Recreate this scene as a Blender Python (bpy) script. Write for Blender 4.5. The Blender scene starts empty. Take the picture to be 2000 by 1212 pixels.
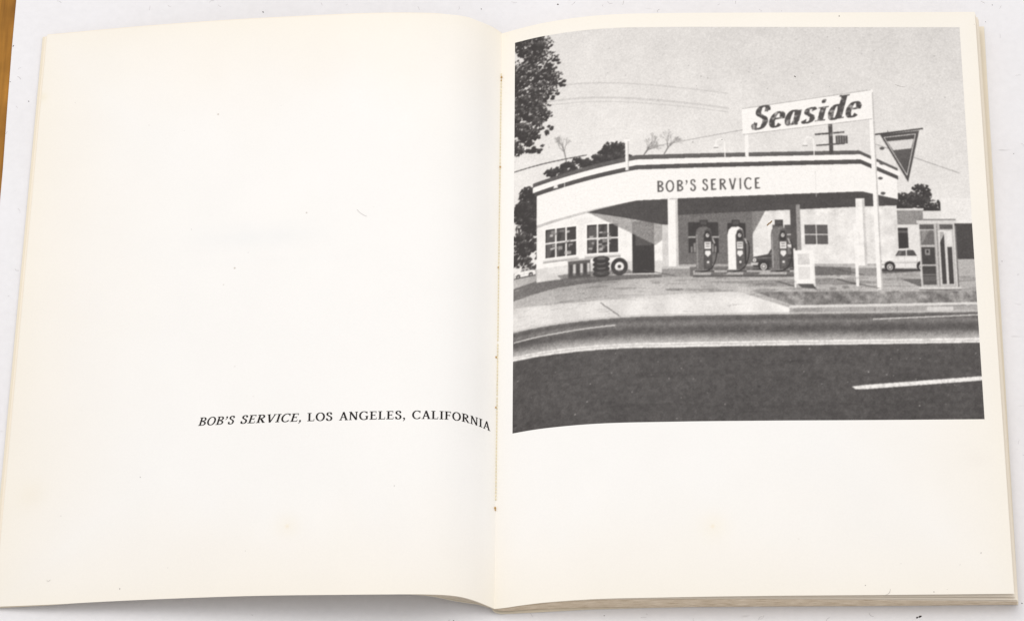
import bpy, math, random
import numpy as np
from mathutils import Vector

random.seed(7)
rng = np.random.default_rng(11)
SC = bpy.context.scene
COL = SC.collection

# ------------------------------------------------------------------ camera
TILT = math.radians(23.0)
DIST = 0.766
FOCAL_PX = 5270.0                      # focal length in pixels of a 2000 px wide picture
cam_data = bpy.data.cameras.new('camera')
cam = bpy.data.objects.new('camera', cam_data)
COL.objects.link(cam)
cam.location = (0, -DIST*math.sin(TILT), DIST*math.cos(TILT))
cam.rotation_euler = (TILT, 0, 0)
cam_data.sensor_fit = 'HORIZONTAL'
cam_data.sensor_width = 36.0
cam_data.lens = FOCAL_PX/2000.0*36.0
cam_data.clip_start = 0.01
cam_data.clip_end = 50.0
SC.camera = cam

# ------------------------------------------------------------------ light (indoor copy-stand light)
world = bpy.data.worlds.new('World')
SC.world = world
world.use_nodes = True
bg = world.node_tree.nodes['Background']
bg.inputs[0].default_value = (1.0, 0.985, 0.985, 1)
bg.inputs[1].default_value = 0.57


def area_lamp(name, loc, target, size, power, col):
    d = bpy.data.lights.new(name, 'AREA')
    d.shape = 'RECTANGLE'
    d.size, d.size_y = size
    d.energy = power
    d.color = col
    o = bpy.data.objects.new(name, d)
    COL.objects.link(o)
    o.location = loc
    o.rotation_euler = (Vector(target) - Vector(loc)).to_track_quat('-Z', 'Y').to_euler()
    return o


area_lamp('softbox_light', (-0.10, 0.18, 0.76), (0.0, 0.0, 0), (0.46, 0.46), 2.80, (1.0, 0.985, 0.97))
area_lamp('fill_softbox_light', (0.24, -0.04, 1.0), (0.05, -0.0, 0), (0.7, 0.7), 2.2, (0.98, 0.985, 1.0))

SC.view_settings.view_transform = 'Standard'
SC.view_settings.look = 'None'
SC.view_settings.exposure = 0.0
SC.view_settings.gamma = 1.0
SC.view_settings.use_curve_mapping = False

# ------------------------------------------------------------------ projection helpers
ct, st = math.cos(TILT), math.sin(TILT)
CAM = np.array([0, -DIST*st, DIST*ct])
RIGHT = np.array([1.0, 0, 0]); UP = np.array([0, ct, st]); FWD = np.array([0, st, -ct])


def at(px, py, z):
    """where the sight line through a photo point meets the height z (metres)"""
    px = np.asarray(px, float); py = np.asarray(py, float); z = np.asarray(z, float)
    d = (RIGHT*((px-1000.0)[..., None]) - UP*((py-606.0)[..., None]))/FOCAL_PX + FWD
    t = (z-CAM[2])/d[..., 2]
    return CAM + d*t[..., None]


def proj(p):
    r = np.asarray(p)-CAM
    w = r@FWD
    return np.stack([1000+FOCAL_PX*(r@RIGHT)/w, 606-FOCAL_PX*(r@UP)/w], -1)


def smooth(xk, yk, x):
    """monotone-ish cubic through knots"""
    xk = np.array(xk, float); yk = np.array(yk, float)
    h = np.diff(xk); d = np.diff(yk)/h
    m = np.zeros(len(xk)); m[0], m[-1] = d[0], d[-1]
    m[1:-1] = (d[:-1]*h[1:]+d[1:]*h[:-1])/(h[:-1]+h[1:])
    x = np.clip(x, xk[0], xk[-1])
    i = np.clip(np.searchsorted(xk, x)-1, 0, len(h)-1)
    t = (x-xk[i])/h[i]
    return ((1+2*t)*(1-t)**2*yk[i] + t*(1-t)**2*h[i]*m[i] + t*t*(3-2*t)*yk[i+1] + t*t*(t-1)*h[i]*m[i+1])


# ------------------------------------------------------------------ mesh helpers
def link(name, me, mat, parent=None):
    me.name = name
    o = bpy.data.objects.new(name, me)
    COL.objects.link(o)
    if mat: me.materials.append(mat)
    if parent: o.parent = parent
    return o


def np_mesh(name, verts, quads, mat, parent=None, shade=True):
    verts = np.asarray(verts, np.float32).reshape(-1, 3); quads = np.asarray(quads, np.int32)
    n = quads.shape[1]
    me = bpy.data.meshes.new(name)
    me.vertices.add(len(verts)); me.vertices.foreach_set('co', verts.ravel())
    me.loops.add(quads.size); me.loops.foreach_set('vertex_index', quads.ravel())
    me.polygons.add(len(quads)); me.polygons.foreach_set('loop_start', np.arange(0, quads.size, n, dtype=np.int32))
    me.update(calc_edges=True)
    me.polygons.foreach_set('use_smooth', [shade]*len(quads))
    me.validate()
    return link(name, me, mat, parent)


def grid_quads(nu, nv, flip=False):
    i = np.arange(nu*nv).reshape(nv, nu)
    q = np.stack([i[:-1, :-1], i[:-1, 1:], i[1:, 1:], i[1:, :-1]], -1).reshape(-1, 4)
    return q[:, ::-1] if flip else q


def mesh_from(name, verts, faces, mat, parent=None, shade=False):
    me = bpy.data.meshes.new(name)
    me.from_pydata([tuple(v) for v in verts], [], faces)
    for p in me.polygons: p.use_smooth = shade
    return link(name, me, mat, parent)


def srgb2lin(c):
    c = np.asarray(c, float)/255.0
    return np.where(c <= 0.04045, c/12.92, ((c+0.055)/1.055)**2.4)


# ------------------------------------------------------------------ materials
class NT:
    def __init__(s, name):
        s.m = bpy.data.materials.new(name); s.m.use_nodes = True
        s.t = s.m.node_tree; s.b = s.t.nodes['Principled BSDF']

    def n(s, typ, **kw):
        nd = s.t.nodes.new(typ)
        for k, v in kw.items():
            if k.startswith('i_'): nd.inputs[k[2:].replace('_', ' ')].default_value = v
            else: setattr(nd, k, v)
        return nd

    def l(s, a, b): s.t.links.new(a, b)

    def ramp(s, src, p0, c0, p1, c1):
        r = s.n('ShaderNodeValToRGB'); r.color_ramp.elements[0].position = p0; r.color_ramp.elements[1].position = p1
        r.color_ramp.elements[0].color = c0; r.color_ramp.elements[1].color = c1
        s.l(src, r.inputs[0]); return r.outputs[0]

    def mix(s, fac, a, b, mode='MIX'):
        m = s.n('ShaderNodeMix', data_type='RGBA', blend_type=mode)
        for sock, v in ((m.inputs[0], fac), (m.inputs[6], a), (m.inputs[7], b)):
            if isinstance(v, (int, float)): sock.default_value = v
            elif isinstance(v, tuple): sock.default_value = v
            else: s.l(v, sock)
        return m.outputs[2]


def g4(v): return (v, v, v, 1)


def mat_paper(name, attr=None, base=(0.87, 0.835, 0.78, 1), rough=0.75):
    k = NT(name)
    tc = k.n('ShaderNodeTexCoord')
    if attr:
        a = k.n('ShaderNodeAttribute', attribute_name=attr); col = a.outputs['Color']
    else:
        col = base
    n1 = k.n('ShaderNodeTexNoise', i_Scale=45.0, i_Detail=6.0, i_Roughness=0.6); k.l(tc.outputs['Object'], n1.inputs['Vector'])
    col = k.mix(1.0, col, k.ramp(n1.outputs[0], 0.3, g4(0.982), 0.7, g4(1.0)), 'MULTIPLY')
    n2 = k.n('ShaderNodeTexNoise', i_Scale=2200.0, i_Detail=3.0, i_Roughness=0.6); k.l(tc.outputs['Object'], n2.inputs['Vector'])
    col = k.mix(1.0, col, k.ramp(n2.outputs[0], 0.3, g4(0.975), 0.7, g4(1.0)), 'MULTIPLY')
    # tiny flecks in the pulp
    v = k.n('ShaderNodeTexVoronoi', i_Scale=130.0, i_Randomness=1.0); k.l(tc.outputs['Object'], v.inputs['Vector'])
    f = k.ramp(v.outputs['Distance'], 0.025, g4(1), 0.05, g4(0))
    n3 = k.n('ShaderNodeTexNoise', i_Scale=30.0); k.l(tc.outputs['Object'], n3.inputs['Vector'])
    g = k.ramp(n3.outputs[0], 0.58, g4(0), 0.64, g4(0.5))
    fac = k.mix(1.0, f, g, 'MULTIPLY')
    bw = k.n('ShaderNodeRGBToBW'); k.l(fac, bw.inputs[0])
    col = k.mix(bw.outputs[0], col, (0.35, 0.27, 0.2, 1))
    k.l(col, k.b.inputs['Base Color'])
    k.b.inputs['Roughness'].default_value = rough
    k.b.inputs['Specular IOR Level'].default_value = 0.18
    bp = k.n('ShaderNodeBump', i_Strength=0.18, i_Distance=0.0001)
    n4 = k.n('ShaderNodeTexNoise', i_Scale=900.0, i_Detail=4.0); k.l(tc.outputs['Object'], n4.inputs['Vector'])
    k.l(n4.outputs[0], bp.inputs['Height'])
    n5 = k.n('ShaderNodeTexNoise', i_Scale=22.0, i_Detail=2.0); k.l(tc.outputs['Object'], n5.inputs['Vector'])
    bp2 = k.n('ShaderNodeBump', i_Strength=0.10, i_Distance=0.002)
    k.l(n5.outputs[0], bp2.inputs['Height']); k.l(bp2.outputs[0], bp.inputs['Normal'])
    k.l(bp.outputs[0], k.b.inputs['Normal'])
    return k.m


M_page = mat_paper('page_paper', 'tone')
M_leaf = mat_paper('leaf_paper', None, (0.88, 0.80, 0.68, 1))
M_cover = mat_paper('cover_card', None, (0.80, 0.72, 0.58, 1), 0.6)


def mat_block():
    k = NT('page_edges')
    tc = k.n('ShaderNodeTexCoord')
    mp = k.n('ShaderNodeMapping'); mp.inputs['Scale'].default_value = (6, 6, 2600); k.l(tc.outputs['UV'], mp.inputs['Vector'])
    mp.inputs['Scale'].default_value = (3, 26, 1)
    n = k.n('ShaderNodeTexNoise', i_Scale=1.0, i_Detail=4.0, i_Roughness=0.7); k.l(mp.outputs[0], n.inputs['Vector'])
    col = k.ramp(n.outputs[0], 0.36, (0.42, 0.31, 0.19, 1), 0.60, (0.86, 0.75, 0.60, 1))
    k.l(col, k.b.inputs['Base Color']); k.b.inputs['Roughness'].default_value = 0.85
    k.b.inputs['Specular IOR Level'].default_value = 0.1
    return k.m


M_block = mat_block()


def mat_plain(name, col, rough=0.6, spec=0.3):
    k = NT(name)
    tc = k.n('ShaderNodeTexCoord')
    n = k.n('ShaderNodeTexNoise', i_Scale=1500.0, i_Detail=3.0); k.l(tc.outputs['Object'], n.inputs['Vector'])
    c = k.mix(n.outputs[0], tuple(v*0.75 for v in col[:3])+(1,), tuple(min(1, v*1.25) for v in col[:3])+(1,))
    k.l(c, k.b.inputs['Base Color']); k.b.inputs['Roughness'].default_value = rough
    k.b.inputs['Specular IOR Level'].default_value = spec
    return k.m


M_ink = mat_plain('black_ink', (0.016, 0.013, 0.012, 1), 0.6, 0.15)
M_thread = mat_plain('linen_thread', (0.80, 0.72, 0.52, 1), 0.8, 0.1)
M_glue = mat_plain('dried_glue', (0.50, 0.30, 0.10, 1), 0.6, 0.2)
M_dark = mat_plain('dark_grit', (0.04, 0.03, 0.025, 1), 0.8, 0.1)
M_lint = mat_plain('grey_lint', (0.34, 0.31, 0.30, 1), 0.9, 0.1)


def mat_print():
    k = NT('halftone_print')
    a = k.n('ShaderNodeAttribute', attribute_name='tone')
    tc = k.n('ShaderNodeTexCoord')
    n = k.n('ShaderNodeTexNoise', i_Scale=1500.0, i_Detail=4.0, i_Roughness=0.75); k.l(tc.outputs['Object'], n.inputs['Vector'])
    c = k.mix(1.0, a.outputs['Color'], k.ramp(n.outputs[0], 0.3, g4(0.93), 0.7, g4(1.06)), 'MULTIPLY')
    k.l(c, k.b.inputs['Base Color'])
    k.b.inputs['Roughness'].default_value = 0.55
    k.b.inputs['Specular IOR Level'].default_value = 0.25
    return k.m


M_print = mat_print()


def mat_sheet():
    k = NT('white_sheet_paper')
    tc = k.n('ShaderNodeTexCoord')
    n1 = k.n('ShaderNodeTexNoise', i_Scale=14.0, i_Detail=8.0, i_Roughness=0.62); k.l(tc.outputs['Object'], n1.inputs['Vector'])
    col = k.ramp(n1.outputs[0], 0.32, (0.782, 0.765, 0.772, 1), 0.68, (0.826, 0.814, 0.828, 1))
    n2 = k.n('ShaderNodeTexNoise', i_Scale=420.0, i_Detail=5.0, i_Roughness=0.7); k.l(tc.outputs['Object'], n2.inputs['Vector'])
    col = k.mix(1.0, col, k.ramp(n2.outputs[0], 0.3, g4(0.955), 0.65, g4(1.0)), 'MULTIPLY')
    # grey scuffs
    mp = k.n('ShaderNodeMapping'); mp.inputs['Rotation'].default_value = (0, 0, 0.6); mp.inputs['Scale'].default_value = (120, 520, 1)
    k.l(tc.outputs['Object'], mp.inputs['Vector'])
    n3 = k.n('ShaderNodeTexNoise', i_Scale=1.0, i_Detail=2.0); k.l(mp.outputs[0], n3.inputs['Vector'])
    n4 = k.n('ShaderNodeTexNoise', i_Scale=40.0, i_Detail=2.0); k.l(tc.outputs['Object'], n4.inputs['Vector'])
    s1 = k.ramp(n3.outputs[0], 0.70, g4(0), 0.78, g4(0.6)); s2 = k.ramp(n4.outputs[0], 0.52, g4(0), 0.62, g4(1))
    fac = k.n('ShaderNodeRGBToBW'); k.l(k.mix(1.0, s1, s2, 'MULTIPLY'), fac.inputs[0])
    col = k.mix(fac.outputs[0], col, (0.50, 0.48, 0.48, 1))
    k.l(col, k.b.inputs['Base Color']); k.b.inputs['Roughness'].default_value = 0.8
    k.b.inputs['Specular IOR Level'].default_value = 0.2
    bp = k.n('ShaderNodeBump', i_Strength=0.25, i_Distance=0.0003); k.l(n2.outputs[0], bp.inputs['Height'])
    k.l(bp.outputs[0], k.b.inputs['Normal'])
    return k.m


M_sheet = mat_sheet()


def mat_wood():
    k = NT('varnished_wood')
    tc = k.n('ShaderNodeTexCoord')
    mp = k.n('ShaderNodeMapping'); mp.inputs['Scale'].default_value = (240, 14, 1); mp.inputs['Rotation'].default_value = (0, 0, 0.09)
    k.l(tc.outputs['Object'], mp.inputs['Vector'])
    n = k.n('ShaderNodeTexNoise', i_Scale=1.0, i_Detail=7.0, i_Roughness=0.65, i_Distortion=0.6); k.l(mp.outputs[0], n.inputs['Vector'])
    col = k.ramp(n.outputs[0], 0.28, (0.17, 0.070, 0.012, 1), 0.66, (0.47, 0.215, 0.035, 1))
    n2 = k.n('ShaderNodeTexNoise', i_Scale=60.0, i_Detail=5.0); k.l(tc.outputs['Object'], n2.inputs['Vector'])
    col = k.mix(1.0, col, k.ramp(n2.outputs[0], 0.35, g4(0.72), 0.6, g4(1.05)), 'MULTIPLY')
    k.l(col, k.b.inputs['Base Color']); k.b.inputs['Roughness'].default_value = 0.6; k.b.inputs['Specular IOR Level'].default_value = 0.15
    return k.m


M_wood = mat_wood()

# ------------------------------------------------------------------ the setting: table and white sheet
tb = [(-1.2, -0.9, -0.0016), (1.2, -0.9, -0.0016), (1.2, 0.9, -0.0016), (-1.2, 0.9, -0.0016)]
tb += [(x, y, -0.032) for x, y, z in tb]
tbl = mesh_from('table', tb, [(0, 1, 2, 3), (7, 6, 5, 4), (0, 4, 5, 1), (1, 5, 6, 2), (2, 6, 7, 3), (3, 7, 4, 0)], M_wood)
tbl['kind'] = 'structure'

a0 = at(31.5, 0.0, 0.0); a1 = at(7.0, 303.0, 0.0)
dr = (a1-a0)/np.linalg.norm(a1-a0)
pA = a0 - dr*0.42; pB = a0 + dr*0.75
edge = [pA + (pB-pA)*t for t in np.linspace(0, 1, 60)]
top = [(p[0]+0.00012*math.sin(i*1.9), p[1], 0.0) for i, p in enumerate(edge)]
top += [(0.75, pB[1], 0.0), (0.75, pA[1], 0.0)]
n = len(top)
sv = top + [(x, y, -0.0013) for x, y, z in top]
sf = [tuple(range(n)), tuple(reversed(range(n, 2*n)))] + [(i, n+i, n+(i+1) % n, (i+1) % n) for i in range(n)]
sheet = mesh_from('backdrop_sheet', sv, sf, M_sheet)
sheet['label'] = 'large scuffed white backdrop sheet lying on the wooden table under the open book'
sheet['category'] = 'sheet'

# ------------------------------------------------------------------ page surfaces
MM = 0.001
P = {
    'L': dict(
        top=([0, 15, 30, 48, 60, 80, 110, 170, 280, 380, 480, 680, 888], [66, 55.5, 47.5, 40.5, 35.5, 31, 28, 26.3, 27.5, 32, 37, 50.5, 69]),
        x0t=980, x1t=92, x0b=965.5, x1b=-11,
        bot=([0, 15, 35, 65, 95, 135, 215, 300, 465, 605, 765, 865, 976], [1188, 1181.5, 1173.5, 1165, 1161.2, 1159.8, 1159.8, 1160.5, 1162.5, 1167, 1174, 1179.5, 1184]),
        z=([0, .02, .05, .09, .14, .2, .3, .5, .75, 1], [3.2, 5.0, 7.7, 10.3, 12.0, 12.5, 12.1, 9.6, 5.7, 1.6])),
    'R': dict(
        top=([0, 30, 70, 120, 170, 220, 320, 500, 700, 924], [66, 57.5, 47.5, 38.5, 32, 28.3, 26, 25, 24.5, 23.5]),
        x0t=980, x1t=1904, x0b=965.5, x1b=1981,
        bot=([0, 20, 50, 85, 130, 185, 335, 535, 735, 1016], [1188, 1186, 1181.5, 1177, 1173, 1169.5, 1165.5, 1162.5, 1161, 1158.5]),
        z=([0, .015, .05, .1, .2, .4, .7, 1], [3.2, 4.0, 5.4, 6.9, 8.6, 9.6, 9.7, 9.3])),
}
for k_, p in P.items():
    sg = -1 if k_ == 'L' else 1
    U = np.linspace(0, 1, 2401)
    xt = p['x0t']+(p['x1t']-p['x0t'])*U; xb = p['x0b']+(p['x1b']-p['x0b'])*U
    yt = smooth(p['top'][0], p['top'][1], np.abs(xt-p['x0t'])); yb = smooth(p['bot'][0], p['bot'][1], np.abs(xb-p['x0b']))
    z = smooth(p['z'][0], p['z'][1], U)*MM
    T3 = at(xt, yt, z); B3 = at(xb, yb, z)
    mid = (T3+B3)/2
    s = np.concatenate([[0], np.cumsum(np.linalg.norm(np.diff(mid, axis=0), axis=1))])
    p['w'] = s[-1]; s = s/s[-1]
    Sg = np.linspace(0, 1, 2401)
    p['T'] = np.stack([np.interp(Sg, s, T3[:, i]) for i in range(3)], -1)
    p['B'] = np.stack([np.interp(Sg, s, B3[:, i]) for i in range(3)], -1)
    p['h'] = float(np.linalg.norm(p['T'][1200]-p['B'][1200]))


def page_pt(side, s, v, lift=0.0):
    """s: 0 gutter..1 outer edge (by arc length); v: 0 top..1 bottom"""
    p = P[side]; s = np.asarray(s, float); v = np.asarray(v, float)
    Sg = np.linspace(0, 1, 2401)
    T = np.stack([np.interp(s, Sg, p['T'][:, i]) for i in range(3)], -1)
    B = np.stack([np.interp(s, Sg, p['B'][:, i]) for i in range(3)], -1)
    q = T + (B-T)*v[..., None]
    if lift:
        e = 0.002
        s1 = np.clip(s-e, 0, 1); s2 = np.clip(s+e, 0, 1)
        m1 = np.stack([np.interp(s1, Sg, p['T'][:, i]) for i in range(3)], -1)
        m2 = np.stack([np.interp(s2, Sg, p['T'][:, i]) for i in range(3)], -1)
        nn = np.cross(m2-m1, T-B); nn /= np.linalg.norm(nn, axis=-1)[..., None]
        nn *= np.sign(nn[..., 2])[..., None]
        q = q + nn*lift
    return q


def page_inv(side, px, py):
    s, v = 0.5, 0.5
    for _ in range(30):
        f = proj(page_pt(side, s, v)); e = 1e-3
        fs = (proj(page_pt(side, min(s+e, 1), v))-proj(page_pt(side, s-e, v)))/(min(s+e, 1)-s+e)
        fv = (proj(page_pt(side, s, v+e))-proj(page_pt(side, s, v-e)))/(2*e)
        J = np.stack([fs, fv], -1)
        d = np.linalg.solve(J, np.array([px, py])-f)
        s = float(np.clip(s+np.clip(d[0], -.3, .3), 0.002, 0.998)); v = float(np.clip(v+np.clip(d[1], -.3, .3), 0.0, 1.0))
    return s, v


print('page sizes mm', {k_: (round(p['w']*1000, 1), round(p['h']*1000, 1)) for k_, p in P.items()})

# ------------------------------------------------------------------ the book
book = bpy.data.objects.new('open_book', None)
COL.objects.link(book)
book.location = (0, 0, 0)
book['label'] = 'open cream paperback book with a black and white station photograph and an italic caption'
book['category'] = 'book'


def fbm(nu, nv, cells, seed, octaves=4):
    r = np.random.default_rng(seed); out = np.zeros((nv, nu)); amp = 1; tot = 0
    for o in range(octaves):
        c = cells*2**o; g = r.random((c+2, c+2))
        y = np.linspace(0, c, nv); x = np.linspace(0, c, nu)
        yi = np.minimum(y.astype(int), c-1); xi = np.minimum(x.astype(int), c-1)
        fy = (y-yi)[:, None]; fx = (x-xi)[None]
        fy = fy*fy*(3-2*fy); fx = fx*fx*(3-2*fx)
        a = g[np.ix_(yi, xi)]; b = g[np.ix_(yi, xi+1)]; c_ = g[np.ix_(yi+1, xi)]; d = g[np.ix_(yi+1, xi+1)]
        out += amp*((a*(1-fx)+b*fx)*(1-fy)+(c_*(1-fx)+d*fx)*fy); tot += amp; amp *= .5
    return out/tot


def add_tone(o, rgb):
    me = o.data
    at_ = me.color_attributes.new('tone', 'FLOAT_COLOR', 'POINT')
    c = np.ones((len(me.vertices), 4), np.float32); c[:, :3] = rgb.reshape(-1, 3)
    at_.data.foreach_set('color', c.ravel())


def build_page(side, label):
    nu, nv = 460, 420
    s = np.linspace(0, 1, nu)**1.25; v = np.linspace(0, 1, nv)
    S, V = np.meshgrid(s, v)
    pts = page_pt(side, S, V)
    th = 0.00013
    pts = pts.reshape(-1, 3)
    q = grid_quads(nu, nv, flip=(side == 'R'))
    o = np_mesh('page', pts, q, M_page, book)
    o['label'] = label
    base = np.array([0.885, 0.855, 0.815]); warm = np.array([0.875, 0.815, 0.705]); cool = np.array([0.885, 0.866, 0.838])
    # paper yellowed from its edges inwards, unevenly
    wob = fbm(nu, nv, 5, 3 if side == 'L' else 4)
    xm = S*P[side]['w']*1000; ym = V*P[side]['h']*1000
    dE = np.minimum.reduce([(1-S)*P[side]['w']*1000, ym*0.9, (1-V)*P[side]['h']*1000*1.15])
    e = np.exp(-dE/(7+16*wob))
    g = np.exp(-xm/3.0)
    c = base + (cool-base)*np.clip(1.2-e*3, 0, 1)[..., None]
    c = c + (warm-c)*(np.clip(e*0.72+g*0.35, 0, 1))[..., None]
    c *= (0.985+0.02*fbm(nu, nv, 9, 8 if side == 'L' else 9))[..., None]

    def spot(px, py, r, col, a, sx=1.0):
        s0, v0 = page_inv(side, px, py)
        dd = np.hypot((S-s0)*P[side]['w']*1000/sx, (V-v0)*P[side]['h']*1000)
        k = (a*np.exp(-(dd/r)**2))[..., None]
        c[:] = c + (np.array(col)-c)*k
    if side == 'L':
        spot(561, 1027, 0.5, (0.80, 0.62, 0.34), 0.35); spot(562, 1026, 3.4, (0.87, 0.79, 0.62), 0.26)
        spot(82, 190, 1.5, (0.80, 0.72, 0.52), 0.35); spot(60, 965, 4, (0.83, 0.76, 0.62), 0.3)
        # faint ghost of the type printed on the other face of the leaf
        r = np.random.default_rng(5)
        for (xa, ya, xb, yb, h, a) in ((380, 446, 650, 426, 1.1, .09), (385, 470, 640, 455, 3.0, .20), (390, 492, 640, 476, 1.0, .05), (370, 516, 680, 500, 1.1, .10)):
            x = xa
            while x < xb:
                wd = r.uniform(9, 24); y = ya+(yb-ya)*(x-xa)/(xb-xa)
                spot(x+wd/2, y, h, (0.775, 0.785, 0.785), a*.6*r.uniform(.5, 1.3), sx=1.5)
                x += wd+r.uniform(4, 9)
    else:
        spot(1392, 1027, 0.5, (0.80, 0.62, 0.34), 0.35); spot(1394, 1026, 3.8, (0.87, 0.80, 0.63), 0.26)
        spot(1908, 896, 2.6, (0.80, 0.74, 0.68), 0.20, 1.4)
    add_tone(o, c)
    return o


pageL = build_page('L', 'blank cream left page with a one line caption near its gutter')
pageR = build_page('R', 'cream right page carrying the printed photograph')


# leaves below the top pages: thin curved slabs that follow the same bend
def slab(name, side, mat, zfun, s1, v0, v1, th, label=None, parent=book, out=0.0, nu=150, s0=0.0, fwd=None):
    """a sheet under the page: zfun(s) lowers it, s1>1 sticks out sideways (mm in out)"""
    s = s0+(1-s0)*np.linspace(0, 1, nu)
    nv = 24
    v = np.linspace(v0, v1, nv)
    S, V = np.meshgrid(s, v)
    if fwd: V = V + V**3*np.array([fwd(a) for a in s])[None, :]
    pts = page_pt(side, S, V)
    dz = np.array([zfun(a) for a in s])*MM
    pts[..., 2] -= dz[None, :]
    sg = -1 if side == 'L' else 1
    pts[..., 0] += sg*out*MM*(S**3)
    pts[..., 2] = np.maximum(pts[..., 2], th+0.0001)
    low = pts.copy(); low[..., 2] -= th
    n = nu*nv
    verts = np.concatenate([pts.reshape(-1, 3), low.reshape(-1, 3)])
    fl = side == 'R'
    q = [grid_quads(nu, nv, fl), grid_quads(nu, nv, not fl)+n]
    idx = np.arange(n).reshape(nv, nu)
    for line in (idx[0], idx[-1], idx[:, 0], idx[:, -1]):
        q.append(np.stack([line[:-1], line[1:], line[1:]+n, line[:-1]+n], -1))
    o = np_mesh(name, verts, np.concatenate(q), mat, parent, shade=False)
    if label: o['label'] = label
    return o


def bump(s, c, w): return math.exp(-((s-c)/w)**2)


# left side: a few leaves and the front cover, hanging a little apart near the spine
hide = lambda s: -0.0045*math.exp(-((s-.52)/.30)**4)
g = lambda s: bump(s, .085, .050)
slab('leaf', 'L', M_leaf, lambda s: 0.18+1.0*g(s), 1, -0.0018, 0.9990, 0.00012, out=-0.1, fwd=hide)
slab('leaf', 'L', M_leaf, lambda s: 0.34+2.0*g(s), 1, 0.001, 0.9986, 0.00012, out=0.30, fwd=hide)
slab('leaf', 'L', M_leaf, lambda s: 0.50+3.3*g(s), 1, 0.002, 0.9986, 0.00014, out=0.7, fwd=hide)
slab('cover', 'L', M_cover, lambda s: 0.75+4.2*g(s), 1, 0.001, 0.9992, 0.00030, out=1.4, fwd=lambda s: hide(s)+0.0015*s**6, label='thin cream cover showing along the outer edge of the left page')

# right side: loose leaves, then the tight block of pages, then the back cover
slab('leaf', 'R', M_leaf, lambda s: 0.30+0.95*s**1.5, 1, 0.001, 0.9990, 0.00014, out=0.45, fwd=lambda s: 0.0032*s**2)
slab('leaf', 'R', M_leaf, lambda s: 0.60+1.95*s**1.5, 1, 0.002, 0.9990, 0.00016, out=1.2, fwd=lambda s: 0.0062*s**1.7)
slab('leaf', 'R', M_leaf, lambda s: 0.85+2.60*s**1.5, 1, 0.003, 0.9990, 0.00020, out=1.6, fwd=lambda s: 0.0068*s**1.7)


def solid_block():
    nu, nv = 120, 24
    s = np.linspace(0, 1, nu); v = np.linspace(0.006, 0.9998, nv)
    S, V = np.meshgrid(s, v)
    V = V+V**3*0.0030*S
    tp = page_pt('R', S, V); tp[..., 2] -= (0.9+3.7*S**1.4)*MM; tp[..., 0] += 1.75*MM*S**3
    lo = tp.copy()
    lo[..., 2] = (0.75+1.4*np.exp(-S/0.02))*MM
    lo[..., 2] = np.minimum(lo[..., 2], tp[..., 2]-0.0003)
    lo[..., 0] += 0.25*MM*S**3
    nz = 9
    r = np.random.default_rng(3)
    rows = []; uvs = []
    def wall(a, b, L):
        V_, F, UV = [], [], []
        for j in range(nz):
            t = j/(nz-1)
            V_.append(a+(b-a)*t); UV.append(np.stack([L, np.full(len(L), t)], -1))
        return np.concatenate(V_), np.concatenate(UV)
    me = bpy.data.meshes.new('page_block')
    verts, faces, uv = [], [], []
    def add(vs, uvp, nu_, nv_, fl):
        b = sum(len(x) for x in verts)
        verts.append(vs); uv.append(uvp)
        faces.append(grid_quads(nu_, nv_, fl)+b)
    add(tp.reshape(-1, 3), np.stack([S.ravel(), V.ravel()*0], -1), nu, nv, True)
    add(lo.reshape(-1, 3), np.stack([S.ravel(), V.ravel()*0+1], -1), nu, nv, False)
    for a, b, L, fl in ((tp[-1], lo[-1], s*10, True), (tp[0], lo[0], s*10, False), (tp[:, -1], lo[:, -1], v*10, False), (tp[:, 0], lo[:, 0], v*10, True)):
        vs, u_ = wall(a, b, L); add(vs, u_, len(a), nz, fl)
    vv = np.concatenate(verts); ff = np.concatenate(faces); uu = np.concatenate(uv)
    me.from_pydata(vv.tolist(), [], ff.tolist())
    lay = me.uv_layers.new(name='UVMap')
    li = np.zeros(len(me.loops), np.int32); me.loops.foreach_get('vertex_index', li)
    lay.data.foreach_set('uv', uu[li].astype(np.float32).ravel())
    return link('page_block', me, M_block, book)


solid_block()


def back_cover():
    px = [962, 968, 980, 1010, 1060, 1150, 1300, 1450, 1700, 1989]
    py = [1190.5, 1195, 1197.5, 1196, 1193.5, 1188.5, 1184.5, 1182, 1179.8, 1179.3]
    zz = [2.2, 1.2, 0.62, 0.60, 0.6, 0.6, 0.6, 0.6, 0.6, 0.6]
    nu = 120
    x = np.linspace(0, 1, nu)**1.5*(1989-962)+962
    y = np.interp(x, px, py); z = smooth(px, zz, x)*MM
    B = at(x, y, z)
    x1 = np.interp(x, [962, 1989], [976, 1922]); 
    T = at(x1, np.interp(x1, [976, 1000, 1300, 1922], [78, 74, 55, 52]), z)
    nv = 30
    t = np.linspace(0, 1, nv)
    pts = T[None]+(B-T)[None]*t[:, None, None]
    th = 0.00045
    low = pts.copy(); low[..., 2] -= th
    verts = np.concatenate([pts.reshape(-1, 3), low.reshape(-1, 3)]); n = nu*nv
    q = [grid_quads(nu, nv, True), grid_quads(nu, nv, False)+n]
    idx = np.arange(n).reshape(nv, nu)
    for line in (idx[0], idx[-1], idx[:, 0], idx[:, -1]):
        q.append(np.stack([line[:-1], line[1:], line[1:]+n, line[:-1]+n], -1))
    o = np_mesh('cover', verts, np.concatenate(q), M_cover, book, shade=False)
    o['label'] = 'cream back cover showing as a thin lip under the right pages'


back_cover()

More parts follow.
